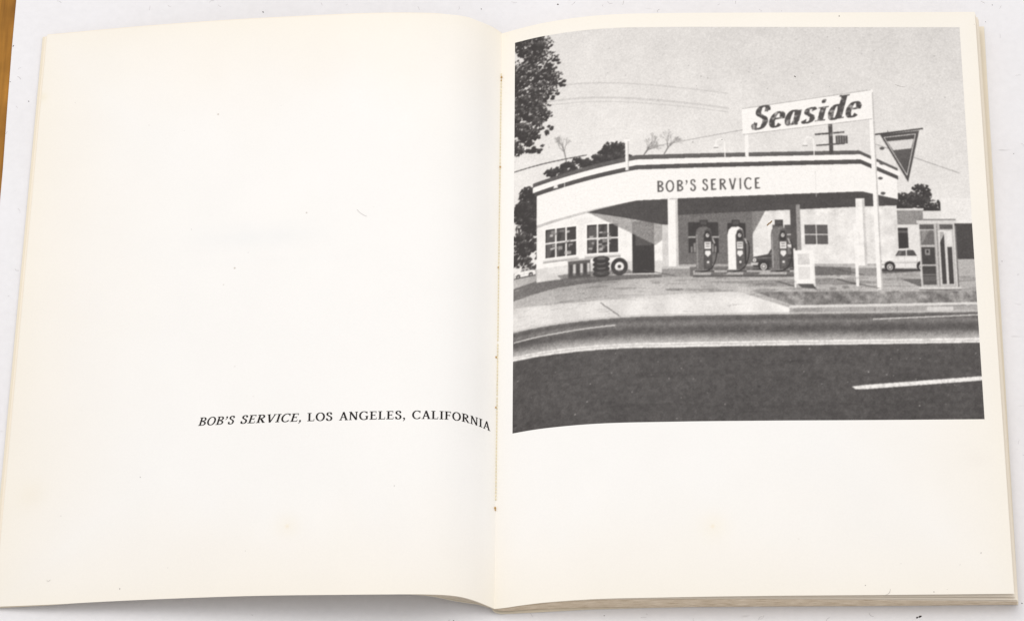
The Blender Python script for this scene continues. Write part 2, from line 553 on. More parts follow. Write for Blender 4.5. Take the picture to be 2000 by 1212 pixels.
# sewing thread and glue marks in the gutter
tv, tf = [], []
def blob(lst_v, lst_f, c, r, seg=6, ring=4, sq=(1, 1, 1)):
    b = len(lst_v)
    for i in range(ring+1):
        ph = math.pi*i/ring
        for j in range(seg):
            a = 2*math.pi*j/seg
            lst_v.append((c[0]+r*sq[0]*math.sin(ph)*math.cos(a), c[1]+r*sq[1]*math.sin(ph)*math.sin(a), c[2]+r*sq[2]*math.cos(ph)))
    for i in range(ring):
        for j in range(seg):
            lst_f.append((b+i*seg+j, b+(i+1)*seg+j, b+(i+1)*seg+(j+1) % seg, b+i*seg+(j+1) % seg))
G0 = page_pt('R', 0.0, 0.0); G1 = page_pt('R', 0.0, 1.0)
segs = [(0.078, 0.232), (0.236, 0.40), (0.404, 0.56), (0.564, 0.65), (0.655, 0.825)]
for a, b in segs:
    kx = a
    while kx < b:
        c = G0+(G1-G0)*kx
        blob(tv, tf, (c[0]+0.00002, c[1], c[2]+0.00022), 0.00036, sq=(0.6, 1.25, 0.6))
        kx += 0.0056
th = mesh_from('binding_thread', tv, tf, M_thread, book, True)
for marks in (((979.5, 151, .34), (979, 157, .24)), ((977, 326, .30),), ((973, 522, .24),), ((969, 697, .30),), ((968.5, 795, .26),), ((967, 991, .34), (967.6, 995, .22))):
    gv, gf = [], []
    for px, py, r in marks:
        blob(gv, gf, at(px, py, 0.0036), r*MM, sq=(0.9, 1.2, 0.45))
    mesh_from('glue_mark', gv, gf, M_glue, book, True)


# ------------------------------------------------------------------ serif lettering from pen strokes
def arc(cx, cy, rx, ry, a0, a1, n=22):
    return [(cx+rx*math.cos(math.radians(a0+(a1-a0)*i/n)), cy+ry*math.sin(math.radians(a0+(a1-a0)*i/n))) for i in range(n+1)]


def catmull(pts, n=6):
    o = []
    P_ = [pts[0]]+list(pts)+[pts[-1]]
    for i in range(1, len(P_)-2):
        for j in range(n):
            t = j/n
            o.append(tuple(0.5*((2*P_[i][k])+(-P_[i-1][k]+P_[i+1][k])*t+(2*P_[i-1][k]-5*P_[i][k]+4*P_[i+1][k]-P_[i+2][k])*t*t+(-P_[i-1][k]+3*P_[i][k]-3*P_[i+1][k]+P_[i+2][k])*t**3) for k in (0, 1)))
    o.append(pts[-1]); return o


class Pen:
    def __init__(s, thick=0.135, thin=0.045, ser=0.045, serw=0.115):
        s.T, s.t, s.s, s.w = thick, thin, ser, serw

    def line(s, a, b, w):
        dx, dy = b[0]-a[0], b[1]-a[1]; L = math.hypot(dx, dy) or 1
        nx, ny = -dy/L*w/2, dx/L*w/2
        return [(a[0]+nx, a[1]+ny), (b[0]+nx, b[1]+ny), (b[0]-nx, b[1]-ny), (a[0]-nx, a[1]-ny)]

    def curve(s, pts):
        L, R = [], []
        for i, p in enumerate(pts):
            a = pts[max(i-1, 0)]; b = pts[min(i+1, len(pts)-1)]
            dx, dy = b[0]-a[0], b[1]-a[1]; l = math.hypot(dx, dy) or 1
            w = s.t+(s.T-s.t)*abs(dy/l)**1.6
            nx, ny = -dy/l*w/2, dx/l*w/2
            L.append((p[0]+nx, p[1]+ny)); R.append((p[0]-nx, p[1]-ny))
        return [[L[i], L[i+1], R[i+1], R[i]] for i in range(len(pts)-1)]

    def ser(s, x, y, w=None):
        w = w or s.w
        yy = y-s.s/2 if y > .5 else y+s.s/2
        return s.line((x-w, yy), (x+w, yy), s.s)

    def stem(s, x, y0=0.0, y1=1.0, w=None, top=True, bot=True):
        w = w or s.T; o = [s.line((x, y0), (x, y1), w)]
        if s.w > 0:
            if top: o.append(s.ser(x, y1, s.w+w/2))
            if bot: o.append(s.ser(x, y0, s.w+w/2))
        return o

    def tick(s, x, y, dy):
        if s.w <= 0: return []
        return [[(x-0.09, y), (x, y), (x, y+dy), (x-0.035, y+dy)]]

    def glyph(s, ch):
        T, t = s.T, s.t; o = []; h = t/2
        if ch == 'B':
            o += s.stem(.19); o += s.curve([(.19, 1-h), (.3, 1-h), (.38, 1-h)]+arc(.38, .76, .21, .24-h, 90, -90)+[(.19, .52+h)])
            o += s.curve([(.19, .52), (.4, .52)]+arc(.4, .26, .24, .26-h, 90, -90)+[(.19, h)]); w = .74
        elif ch == 'O': o += s.curve(arc(.43, .5, .34, .5-h*.4, 0, 360, 40)); w = .86
        elif ch == 'S':
            o += s.curve(catmull([(.50, .76), (.45, .92), (.31, .985), (.17, .92), (.13, .77), (.19, .64), (.32, .545), (.46, .44), (.52, .27), (.46, .08), (.30, .012), (.15, .09), (.09, .27)]))
            if s.w > 0: o += [s.line((.50, .70), (.49, .99), .05), s.line((.09, .33), (.10, .0), .05)]
            w = .62
        elif ch in 'EF':
            o += s.stem(.19, bot=True); o += [s.line((.19, 1-h), (.60, 1-h), t), s.line((.19, .52), (.50, .52), t)]
            if s.w > 0: o += [s.line((.595, 1.0), (.585, .76), .05), s.line((.50, .64), (.50, .40), .045)]
            if ch == 'E':
                o += [s.line((.19, h), (.62, h), t)]
                if s.w > 0: o += [s.line((.615, 0.0), (.635, .26), .05)]
            w = .70 if ch == 'E' else .66
        elif ch == 'R':
            o += s.stem(.19); o += s.curve([(.19, 1-h), (.38, 1-h)]+arc(.38, .75, .22, .25-h, 90, -90)+[(.19, .5)])
            o += [s.line((.36, .5), (.68, .02), T)]
            if s.w > 0: o += [s.ser(.70, 0, .12)]
            w = .80
        elif ch == 'V':
            o += [s.line((.12, 1), (.40, .0), T), s.line((.41, .0), (.68, 1), t*1.25)]
            if s.w > 0: o += [s.ser(.12, 1, .15), s.ser(.68, 1, .13)]
            w = .80
        elif ch == 'I': o += s.stem(.20); w = .40
        elif ch == 'C':
            o += s.curve(arc(.45, .5, .36, .49, 42, 318, 34))
            if s.w > 0: o += [s.line((.735, 1.0), (.725, .70), .05), s.line((.725, .26), (.74, .10), .045)]
            w = .80
        elif ch == 'G':
            o += s.curve(arc(.45, .5, .36, .49, 42, 300, 34)); o += [s.line((.72, .06), (.72, .42), T*.95)]
            if s.w > 0: o += [s.line((.735, 1.0), (.725, .70), .05), s.line((.58, .43), (.84, .43), s.s)]
            else: o += [s.line((.5, .43), (.76, .43), t)]
            o += [s.line((.60, .03), (.75, .09), t)]
            w = .88
        elif ch == 'L':
            o += s.stem(.19); o += [s.line((.19, h), (.60, h), t)]
            if s.w > 0: o += [s.line((.60, 0.0), (.625, .28), .05)]
            w = .68
        elif ch == 'A':
            o += [s.line((.40, 1.0), (.13, 0), t*1.25), s.line((.39, 1.0), (.68, 0), T), s.line((.22, .34), (.58, .34), t)]
            if s.w > 0: o += [s.ser(.13, 0, .13), s.ser(.67, 0, .15)]
            w = .80
        elif ch == 'N':
            o += [s.line((.16, 0), (.16, 1), t*1.35), s.line((.70, 0), (.70, 1), t*1.35), s.line((.16, 1), (.69, 0.02), T)]
            if s.w > 0: o += [s.ser(.16, 0, .13), s.ser(.70, 1, .13), s.ser(.12, 1, .10)]
            w = .86
        elif ch in "',":
            y = .80 if ch == "'" else 0.0
            o += [[(.06, y+.08), (.10, y+.14), (.18, y+.14), (.21, y+.07), (.17, y-.06), (.07, y-.17), (.11, y-.04), (.12, y+.01)]] if 0 else \
                 [[(.04, y+.08), (.08, y+.18), (.17, y+.19), (.24, y+.12), (.23, y-.01), (.12, y-.02)], [(.24, y+.10), (.23, y-.06), (.09, y-.26), (.04, y-.23), (.13, y-.08), (.14, y+.02)]]
            w = .30
        # slanted lower case with x-height .62
        elif ch == 'e': o += s.curve([(.10, .36), (.44, .36)]+arc(.29, .32, .20, .31, 10, 320, 26)); w = .54
        elif ch == 'a':
            o += s.curve(arc(.27, .31, .18, .30, 0, 360, 28)); o += s.curve([(.47, .62), (.47, .12), (.50, .02), (.58, .03)]); w = .62
        elif ch == 's': o += s.curve(catmull([(.40, .50), (.34, .60), (.23, .62), (.12, .56), (.12, .44), (.24, .34), (.37, .24), (.38, .10), (.26, .01), (.12, .03), (.06, .13)])); w = .48
        elif ch == 'i': o += s.stem(.17, 0, .62); o += [[(.12+.10*math.cos(a), .86+.10*math.sin(a)) for a in np.linspace(0, 6.28, 12)[:-1]]]; w = .36
        elif ch == 'd':
            o += s.curve(arc(.27, .31, .18, .30, 0, 360, 28)); o += s.stem(.47, 0, 1.02); w = .62
        else: w = .3
        return o, w


def set_text(txt, pen, slant=0.0, track=0.06):
    """polygons in a frame where cap height = 1; returns polys, width"""
    x = 0; out = []
    for ch in txt:
        if ch == ' ': x += .42; continue
        g, w = pen.glyph(ch)
        for poly in g: out.append([(x+p[0]+slant*p[1], p[1]) for p in poly])
        x += w+track
    xs = [p[0] for q in out for p in q]
    m = min(xs)
    return [[(p[0]-m, p[1]) for p in q] for q in out], max(xs)-m


# caption words at their places on the left page
words = [("BOB'S", 387, 458.5, .21), ("SERVICE,", 469.5, 588, .21), ("LOS", 600, 649, 0), ("ANGELES,", 662, 791, 0), ("CALIFORNIA", 804.5, 957.5, 0)]
cap_v, cap_f = [], []
sb, vb = page_inv('L', 620, 821.5)
sb1, vb1 = page_inv('L', 387, 831)
sb2, vb2 = page_inv('L', 950, 838)
print('caption baseline v', vb1, vb, vb2)
w_mm = P['L']['w']; h_mm = P['L']['h']
cap = 0.00240
pen_c = Pen(0.175, 0.085, 0.07, 0.10)
for txt, xa, xb, sl in words:
    polys, W = set_text(txt, pen_c, sl, .07)
    s_a, _ = page_inv('L', xa, 824); s_b, _ = page_inv('L', xb, 824 if xb < 900 else 838)
    for q in polys:
        ss = np.array([s_a+(s_b-s_a)*p[0]/W for p in q])
        v0 = np.interp(ss, [sb2, sb, sb1], [vb2, vb, vb1])
        vv = v0-np.array([p[1] for p in q])*cap/h_mm
        b = len(cap_v)
        cap_v += page_pt('L', ss, vv, 0.00004+0.000004*random.random()).tolist()
        cap_f.append(tuple(range(b, b+len(q))))
caption = mesh_from('caption', cap_v, cap_f, M_ink, pageL)
caption['label'] = "black serif caption reading BOB'S SERVICE, LOS ANGELES, CALIFORNIA"

# ------------------------------------------------------------------ the printed picture: a plain roadside filling station
CW, CH = 1472, 1240                    # working canvas, reduced by two into the mesh
KX, KY = CW/920.0, CH/775.0            # drawing units: 920 x 775
img = np.zeros((CH, CW))
YY, XX = np.mgrid[0:CH, 0:CW]
YY = (YY+.5)/KY; XX = (XX+.5)/KX


def fill(poly, val, a=1.0):
    xs = np.array([p[0] for p in poly]); ys = np.array([p[1] for p in poly])
    x0 = max(int(xs.min()*KX)-1, 0); x1 = min(int(xs.max()*KX)+2, CW); y0 = max(int(ys.min()*KY)-1, 0); y1 = min(int(ys.max()*KY)+2, CH)
    if x1 <= x0 or y1 <= y0: return
    X = XX[y0:y1, x0:x1]; Y = YY[y0:y1, x0:x1]
    m = np.zeros(X.shape, bool); j = len(poly)-1
    for i in range(len(poly)):
        if ys[i] != ys[j]:
            c = (ys[i] > Y) != (ys[j] > Y)
            m ^= c & (X < (xs[j]-xs[i])*(Y-ys[i])/(ys[j]-ys[i])+xs[i])
        j = i
    sub = img[y0:y1, x0:x1]
    sub[m] = sub[m]*(1-a)+val*a


def rect(x0, y0, x1, y1, v, a=1.0): fill([(x0, y0), (x1, y0), (x1, y1), (x0, y1)], v, a)
def seg(x0, y0, x1, y1, w, v, a=1.0):
    L = math.hypot(x1-x0, y1-y0); nx, ny = -(y1-y0)/L*w/2, (x1-x0)/L*w/2
    fill([(x0+nx, y0+ny), (x1+nx, y1+ny), (x1-nx, y1-ny), (x0-nx, y0-ny)], v, a)
def disc(cx, cy, rx, ry, v, a=1.0, n=14): fill([(cx+rx*math.cos(t), cy+ry*math.sin(t)) for t in np.linspace(0, 2*math.pi, n+1)[:-1]], v, a)
def text(txt, x, y, h, w, pen, v, slant=0.0, shear=0.0, a=1.0, track=.08):
    q, W = set_text(txt, pen, slant, track)
    for p in q: fill([(x+u[0]*w/W, y-u[1]*h+shear*(u[0]*w/W)) for u in p], v, a)


def noise(cells, seed, o=4): return fbm(CW, CH, cells, seed, o)


# sky
img[:] = 216+14*np.clip(YY/330, 0, 1)+6*(noise(5, 21)-.5)-6*(XX/920)
for k_ in range(3):                   # overhead wires
    y0 = (108, 138, 146)[k_]
    for i in range(40):
        xa = 60+i*9.5; xb = xa+9.5
        f = lambda x: y0+0.00016*(x-60)**2+0.02*(x-60)
        seg(xa, f(xa), xb, f(xb), (2.6, 4.2, 2.2)[k_], 188, .55)
seg(280, 246, 470, 212, 1.5, 160, .8); seg(730, 240, 900, 300, 1.6, 150, .8); seg(0, 268, 150, 257, 2.2, 95)


def foliage(cx, cy, rx, ry, n_, dark=58, light=120, size=5, seed=0, holes=0.12, edge=1.0):
    """leaf masses: clumps placed through the crown, each lit on its upper right and dark below"""
    r = np.random.default_rng(seed)
    nc = max(5, int(n_/15))
    for c in range(nc):
        a = r.uniform(0, 2*math.pi); q = math.sqrt(r.random())
        k = 1+0.16*math.sin(a*5+seed)+0.10*math.sin(a*11+seed*2)
        x0 = cx+rx*q*k*math.cos(a); y0 = cy+ry*q*k*math.sin(a)
        cr = min(rx, ry)*r.uniform(.12, .34)
        for i in range(46):
            b = r.uniform(0, 2*math.pi); p_ = r.random()**.6
            x = x0+cr*1.5*p_*math.cos(b); y = y0+cr*p_*math.sin(b)
            up = -math.sin(b)*.7+math.cos(b)*.5
            v = dark*r.uniform(.85, 1.2) + (light-dark)*max(0, up*p_)*r.uniform(.1, 1.2)*(holes*3.2)
            sz = size*r.uniform(.22, .72)
            t0 = r.uniform(0, 3.14)
            fill([(x+sz*r.uniform(.5, 1.3)*math.cos(t0+2*math.pi*j/6), y+sz*.75*r.uniform(.5, 1.3)*math.sin(t0+2*math.pi*j/6)) for j in range(6)], v)


# bare branches behind the roof
r = np.random.default_rng(9)
def branch(x, y, a, L, w, d):
    x2 = x+L*math.cos(a); y2 = y-L*math.sin(a); seg(x, y, x2, y2, w, 120 if d > 2 else 150, .85)
    if d > 0:
        for k in range(2 if r.random() < .6 else 3): branch(x2, y2, a+r.uniform(-.65, .65), L*r.uniform(.6, .85), w*.7, d-1)
for bx in (110, 262, 300): branch(bx, 285, 1.5+r.uniform(-.2, .2), 22, 2.6, 5)
# round evergreens behind
foliage(200, 266, 42, 30, 900, seed=3, holes=.25, light=105)
foliage(130, 290, 52, 26, 900, seed=4, holes=.2, light=100)
foliage(44, 352, 34, 44, 1300, seed=5, holes=.2, light=115)
foliage(30, 420, 32, 52, 700, seed=6, holes=.25, light=130)
foliage(806, 372, 58, 38, 1300, seed=8, holes=.3, light=104)
foliage(880, 392, 40, 26, 500, seed=12, holes=.2, light=104)

# tall leafy tree at the left border
for (cx, cy, rx, ry, n_, sd) in ((10, 30, 62, 46, 1100, 31), (28, 92, 58, 48, 1200, 32), (20, 158, 50, 40, 900, 33), (8, 206, 42, 30, 700, 34)):
    foliage(cx, cy, rx, ry, n_*.8, seed=sd, holes=.3, light=140, size=5)
for (x, y) in ((84, 62), (92, 104), (78, 128), (66, 196), (52, 232)):
    foliage(x, y, 15, 8, 110, seed=int(x), holes=.2, size=4)
r = np.random.default_rng(44)
for i in range(150):                 # sky seen between the leaves
    x, y = r.uniform(0, 78), r.uniform(0, 250); q_ = r.uniform(.8, 2.6); disc(x, y, q_, q_*.7, 200, .8, 6)

# far buildings to the right
rect(640, 375, 870, 470, 224); rect(640, 372, 822, 402, 146); rect(640, 370, 824, 373.5, 226)
rect(650, 408, 790, 470, 62); rect(652, 414, 790, 418, 120, .7); rect(724, 408, 742, 470, 216)
rect(858, 350, 920, 400, 232); rect(858, 400, 920, 470, 74)
foliage(868, 440, 16, 26, 200, seed=15, holes=.3, light=150)
# ground of the forecourt
horizon = 470
m = YY > horizon
gtone = 172+34*(noise(14, 31, 5)-.5)*1.5+10*np.clip((YY-470)/60, 0, 1)
img[m] = gtone[m]
# canopy shade and tyre scuffs on the ground
fill([(0, 500), (120, 484), (560, 482), (860, 490), (700, 500), (300, 502), (90, 512), (0, 524)], 92, .75)
fill([(380, 512), (640, 506), (760, 516), (520, 520)], 110, .45)
r = np.random.default_rng(4)
for i in range(170):
    x = r.uniform(0, 900); y = r.uniform(498, 562); seg(x, y, x+r.uniform(8, 60), y+r.uniform(-2, 2), r.uniform(.6, 1.8), r.choice([100, 118, 196]), .38)

# station office (white, plain) and canopy: straight front, seen a little from the left
W_ = 244
rect(48, 300, 300, 496, W_-4)
fill([(300, 318), (330, 330), (330, 492), (300, 496)], 206)
rect(48, 470, 300, 496, 214)
stain = noise(60, 101, 4)
def weather(x0, y0, x1, y1, amt, seed, vert=True):
    """rain streaks, grime and patched paint on a wall area"""
    r = np.random.default_rng(seed); a_ = (slice(int(y0*KY), int(y1*KY)), slice(int(x0*KX), int(x1*KX)))
    sub = img[a_]; h_, w_ = sub.shape
    st_ = np.interp(np.arange(w_), np.arange(0, w_+6, 5), r.random(len(np.arange(0, w_+6, 5))))[None]
    f = amt*((stain[a_]-.5)*2.2 - .9*np.clip(st_-.72, 0, 1)*3*np.linspace(1, .2, h_)[:, None])
    m_ = sub > 185
    sub[m_] = (sub+f)[m_]; img[a_] = sub
weather(48, 300, 330, 496, 13, 1)
# windows: two wide display windows and a door
for wx in (66, 150):
    rect(wx-3, 393, wx+65, 455, 252); rect(wx, 396, wx+62, 452, 66)
    fill([(wx+4, 396), (wx+30, 396), (wx+8, 452), (wx, 452), (wx, 420)], 104, .7); fill([(wx+38, 396), (wx+46, 396), (wx+26, 452), (wx+18, 452)], 92, .6)
    rect(wx, 396, wx+62, 399, 48); rect(wx, 396, wx+2, 452, 50); rect(wx-5, 455, wx+67, 458.5, 214); rect(wx-5, 458.5, wx+67, 461, 120, .7)
    for j in range(1, 3): rect(wx+j*21-1.5, 396, wx+j*21+1.5, 452, 236)
    rect(wx, 422, wx+62, 425, 236)
    r = np.random.default_rng(wx)
    for j in range(16): 
        a_ = wx+r.uniform(2, 50); b_ = r.uniform(398, 444); rect(a_, b_, a_+r.uniform(3, 10), b_+r.uniform(2, 7), r.uniform(110, 225), .8)
rect(240, 392, 284, 494, 62); rect(246, 400, 278, 440, 88); rect(236, 388, 288, 393, 250)
# back wall under the canopy
rect(330, 352, 770, 478, 226); img_b = (noise(30, 60)-.5)*8
rect(330, 352, 480, 478, 112); fill([(480, 352), (520, 352), (480, 420)], 130)
rect(352, 396, 412, 456, 64); rect(351, 424, 413, 427, 175); rect(381, 396, 384, 456, 175)
for j in range(9): rect(356+j*6, 444-((j*7) % 11), 360+j*6, 455, 190, .6)
rect(430, 398, 466, 478, 58)
for wx in (520, 584): rect(wx, 402, wx+46, 440, 92); rect(wx+22, 402, wx+24, 440, 220); rect(wx, 420, wx+46, 422, 220)
# roof slab, tiled edge, dark line and fascia
fill([(40, 300), (250, 262), (700, 254), (776, 290), (776, 298), (700, 264), (250, 273), (40, 311)], 96)
fill([(40, 308), (250, 271), (702, 262), (780, 297), (780, 306), (702, 272), (250, 282), (40, 319)], 250)
fill([(44, 318), (250, 282), (702, 272), (776, 305), (776, 313), (702, 282), (250, 292), (44, 327)], 82)
fill([(48, 326), (250, 291), (702, 281), (774, 312), (774, 352), (702, 336), (250, 352), (48, 384)], 247)
fill([(48, 384), (250, 352), (250, 356), (48, 390)], 196)
# underside
fill([(150, 371), (250, 352), (702, 336), (774, 352), (770, 364), (702, 366), (330, 382), (330, 402), (300, 400)], 78)
fill([(150, 371), (300, 400), (300, 430), (286, 440)], 150, .8)
weather(48, 281, 776, 384, 12, 2)
for x in (128, 206, 366, 446, 528, 610): seg(x, 296 if x > 240 else 318, x, 346, .8, 205, .8)
for x, y in ((96, 330), (420, 262), (600, 258)):                # goose-neck lamps on the roof edge
    for q in range(8):
        a1_, a2_ = math.pi*q/8, math.pi*(q+1)/8; seg(x+9*math.cos(a1_), y-22-9*math.sin(a1_), x+9*math.cos(a2_), y-22-9*math.sin(a2_), 1.6, 246)
    seg(x+9, y-22, x+9, y+6, 1.6, 246); fill([(x-14, y-14), (x-4, y-14), (x-7, y-22), (x-11, y-22)], 236); rect(x-14, y-14.5, x-4, y-13, 110)
rect(228, 232, 235, 292, 238); rect(233, 234, 235, 292, 178); rect(225, 230, 238, 234, 246)   # vent pipe
pen_s = Pen(.17, .12, 0, 0)
text("BOB'S SERVICE", 292, 336, 22, 206, pen_s, 92, shear=-.028, track=.16)
# two sturdy posts on low plinths
for px_, pw in ((312, 20), (688, 18)):
    rect(px_, 350, px_+pw, 490, 246); rect(px_+pw-5, 352, px_+pw, 490, 205)
    rect(px_-14, 484, px_+pw+22, 502, 150); rect(px_-14, 482, px_+pw+22, 486, 196)
rect(556, 362, 568, 482, 84); rect(568, 362, 576, 482, 150)

# a dark parked saloon car behind the pumps
def car(x, y, k, body, glass, roof):
    lite = min(250, body+60 if body < 130 else 250); dk = max(55, body-55)
    fill([(x-4*k, y+9*k), (x+112*k, y+9*k), (x+106*k, y+5*k), (x+2*k, y+5*k)], 64, .85)
    fill([(x, y-2*k), (x-1*k, y-12*k), (x+3*k, y-17*k), (x+20*k, y-20*k), (x+30*k, y-22*k), (x+37*k, y-33*k), (x+43*k, y-36*k), (x+66*k, y-36.5*k), (x+74*k, y-33*k), (x+82*k, y-22*k), (x+100*k, y-20*k), (x+108*k, y-17*k), (x+109*k, y-4*k), (x+106*k, y+3*k), (x+3*k, y+3*k)], body)
    fill([(x+33*k, y-21.5*k), (x+40*k, y-32*k), (x+45*k, y-34*k), (x+64*k, y-34.5*k), (x+71*k, y-32*k), (x+77*k, y-21.5*k)], glass)
    fill([(x+36*k, y-22*k), (x+44*k, y-33*k), (x+49*k, y-33*k), (x+42*k, y-22*k)], min(glass+50, 200), .6)
    seg(x+56*k, y-35*k, x+56*k, y-21*k, 1.8*k, roof); seg(x+37*k, y-33*k, x+74*k, y-33.6*k, 1.6*k, roof)
    seg(x+2*k, y-14.5*k, x+107*k, y-15.5*k, 1.3*k, lite); seg(x+10*k, y-8*k, x+98*k, y-8*k, 2.2*k, dk, .6)
    seg(x+52*k, y-20*k, x+52*k, y+1*k, .8, dk, .8); seg(x+78*k, y-20*k, x+76*k, y+1*k, .8, dk, .8)
    fill([(x-3*k, y-6*k), (x+12*k, y-6*k), (x+12*k, y-2*k), (x-3*k, y-2*k)], 232); seg(x-3*k, y-4*k, x+12*k, y-4*k, .8, 110)
    fill([(x+98*k, y-5*k), (x+112*k, y-5*k), (x+112*k, y-1*k), (x+98*k, y-1*k)], 226)
    disc(x+4*k, y-11*k, 3.4*k, 3.6*k, 240); disc(x+4*k, y-11*k, 1.8*k, 2*k, 150)
    for wx in (21, 86):
        disc(x+wx*k, y-1*k, 11*k, 10*k, 56, n=20); disc(x+wx*k, y+1*k, 8.4*k, 8.4*k, 48, n=20); disc(x+wx*k, y+1*k, 6.2*k, 6.2*k, 228, n=20); disc(x+wx*k, y+1*k, 4.4*k, 4.4*k, 70, n=20); disc(x+wx*k, y+1*k, 3*k, 3*k, 205, n=16)
car(478, 482, 1.05, 76, 118, 150)
car(730, 484, .98, 228, 84, 246)
car(2, 478, .40, 236, 120, 240)

# petrol pumps on an island
rect(360, 490, 560, 500, 176); rect(360, 499, 560, 503, 96)
for px_, body, face in ((366, 112, 205), (430, 240, 118), (516, 118, 215)):
    sd_ = body-30 if body < 200 else 96
    fill([(px_+30, 494), (px_+64, 494), (px_+58, 498), (px_+28, 500)], 84, .7)
    rect(px_-3, 488, px_+36, 494, 96); rect(px_-3, 488, px_+36, 489.5, 190)
    fill([(px_, 489), (px_, 422), (px_+2, 412), (px_+8, 406), (px_+22, 405), (px_+30, 410), (px_+33, 420), (px_+33, 489)], body)
    fill([(px_+16, 489), (px_+16, 424), (px_+19, 413), (px_+25, 409), (px_+30, 412), (px_+33, 420), (px_+33, 489)], sd_)
    seg(px_+3, 420, px_+3, 486, 1.6, min(body+50, 252), .9); seg(px_+16, 420, px_+16, 489, .8, 60, .6)
    fill([(px_+18, 432), (px_+18, 420), (px_+21, 414), (px_+27, 414), (px_+30, 420), (px_+30, 432)], 56); disc(px_+24, 422, 3.6, 4.2, 196); seg(px_+24, 422, px_+26, 419, .8, 60)
    rect(px_+18, 435, px_+30, 448, 242); rect(px_+19.5, 437, px_+28.5, 440, 120, .8); rect(px_+19.5, 442, px_+28.5, 445, 140, .8)
    fill([(px_+19, 452), (px_+29, 452), (px_+30, 458), (px_+24, 464), (px_+18, 458)], 234)
    rect(px_+20, 470, px_+28, 482, sd_-14 if sd_ > 90 else sd_+26, .7); disc(px_+24, 474, 2.4, 2.4, 226)
    rect(px_+9, 392, px_+25, 403, 60); rect(px_+11, 394, px_+23, 401, 84); seg(px_+17, 403, px_+17, 406, 2, 70)
    pts = catmull([(px_+33, 432), (px_+41, 436), (px_+42, 455), (px_+36, 478), (px_+24, 490), (px_+8, 493)])
    for i in range(len(pts)-1): seg(*pts[i], *pts[i+1], 2.2, 52)
    seg(px_+34, 428, px_+38, 438, 3, 176)
# stack of tyres and an oil rack by the office
for j in range(4): disc(178, 492-j*9, 17, 7, 56, n=20); disc(178, 490-j*9, 9, 3, 104)
disc(214, 480, 17, 17, 60, n=24); disc(214, 480, 9, 9, 232, n=20); disc(214, 480, 3.5, 3.5, 70)
rect(112, 462, 156, 496, 96); rect(110, 460, 158, 464, 190)
for j in range(6): rect(115+j*7, 470, 120+j*7, 492, 200 if j % 2 else 70)

# utility pole and the sign on its two posts
rect(640, 196, 648, 262, 78); seg(612, 222, 672, 217, 3.5, 84); seg(614, 244, 672, 240, 3, 90)
for j in range(5): rect(654+j*5, 224, 658+j*5, 240, 92)
rect(470, 172, 477, 266, 244)
rect(724, 130, 733, 528, 248); rect(731, 136, 734.5, 528, 196)
fill([(466, 170), (730, 131), (730, 190), (466, 222)], 249)
for a_, b_ in (((466, 170), (730, 131)), ((466, 222), (730, 190))): seg(*a_, *b_, 1.4, 172)
pen_b = Pen(.24, .075, .06, .09)
text('Seaside', 484, 213, 46, 226, pen_b, 84, slant=.30, shear=-.130, track=.10)
# pale speckle of worn paint across the lettering
sl = (slice(int(125*KY), int(225*KY)), slice(int(470*KX), int(728*KX)))
wear = noise(160, 77, 2)[sl]; lowm = img[sl] < 140
sub = img[sl]; sub[lowm] = (78+110*np.clip((wear-.53)*3.0, 0, .75))[lowm]; img[sl] = sub
# plain hanging pennant board beside it
seg(734, 222, 832, 210, 3, 70)
for x in (760, 806): seg(x, 214, x, 226, 1.2, 90)
fill([(744, 222), (824, 214), (796, 318)], 84); seg(752, 228, 816, 221, 1.4, 226); seg(816, 221, 794.5, 304, 1.4, 226); seg(752, 228, 794.5, 304, 1.4, 226); fill([(758, 236), (812, 231), (793, 292)], 214)
fill([(768, 254), (806, 250), (793, 292)], 92)
for j in range(4): disc(742+r.uniform(-4, 6), 250+j*30, 5, 3, 95)
# shadows thrown on the ground by posts, board and kiosk
for (x, y, dx) in ((724, 526, 60), (684, 520, 44), (320, 500, 64), (695, 500, 60), (562, 524, 40)): fill([(x, y), (x+8, y), (x+8-dx, y-13), (x-dx, y-12)], 84, .7)
fill([(812, 524), (886, 524), (850, 508), (770, 508)], 88, .75)
fill([(100, 498), (250, 494), (232, 486), (90, 488)], 80, .6)
# slim forecourt posts, board on legs, glazed kiosk
rect(682, 400, 688, 522, 240); rect(562, 452, 598, 516, 246); rect(560, 448, 564, 524, 236); rect(597, 450, 601, 526, 236); rect(568, 458, 592, 480, 214); rect(568, 484, 592, 508, 222); rect(562, 516, 600, 519, 200)
fill([(566, 517), (596, 517), (604, 527), (574, 524)], 88)
rect(812, 398, 884, 526, 188); rect(808, 393, 888, 400, 216); rect(814, 402, 842, 411, 92); rect(854, 402, 880, 411, 96)
rect(815, 414, 842, 442, 112); rect(815, 446, 842, 520, 74); rect(815, 480, 842, 483, 190); rect(850, 414, 878, 520, 214)
rect(853, 416, 862, 518, 72); rect(867, 416, 876, 440, 225); rect(867, 446, 876, 518, 72); rect(843, 400, 850, 526, 160)
rect(884, 404, 886, 526, 120)
fill([(817, 414), (832, 414), (817, 440)], 158, .7); fill([(851, 414), (866, 414), (851, 440)], 240, .6)
rect(822, 450, 832, 462, 150); disc(827, 455, 2.6, 3, 58); seg(815, 500, 842, 500, 1.2, 150)
for j in range(6): rect(815, 504+j*3, 842, 505+j*3, 150, .8)
rect(806, 524, 890, 528, 214); seg(806, 529, 890, 529, 2, 80, .7); rect(809, 391, 887, 393.5, 130)
for x in (812, 845, 882): seg(x, 400, x, 524, 1.2, 232)
weather(480, 352, 770, 478, 14, 5)
for y0_, x0_ in ((350, 316), (350, 690)): weather(x0_, y0_, x0_+18, 490, 14, int(x0_))

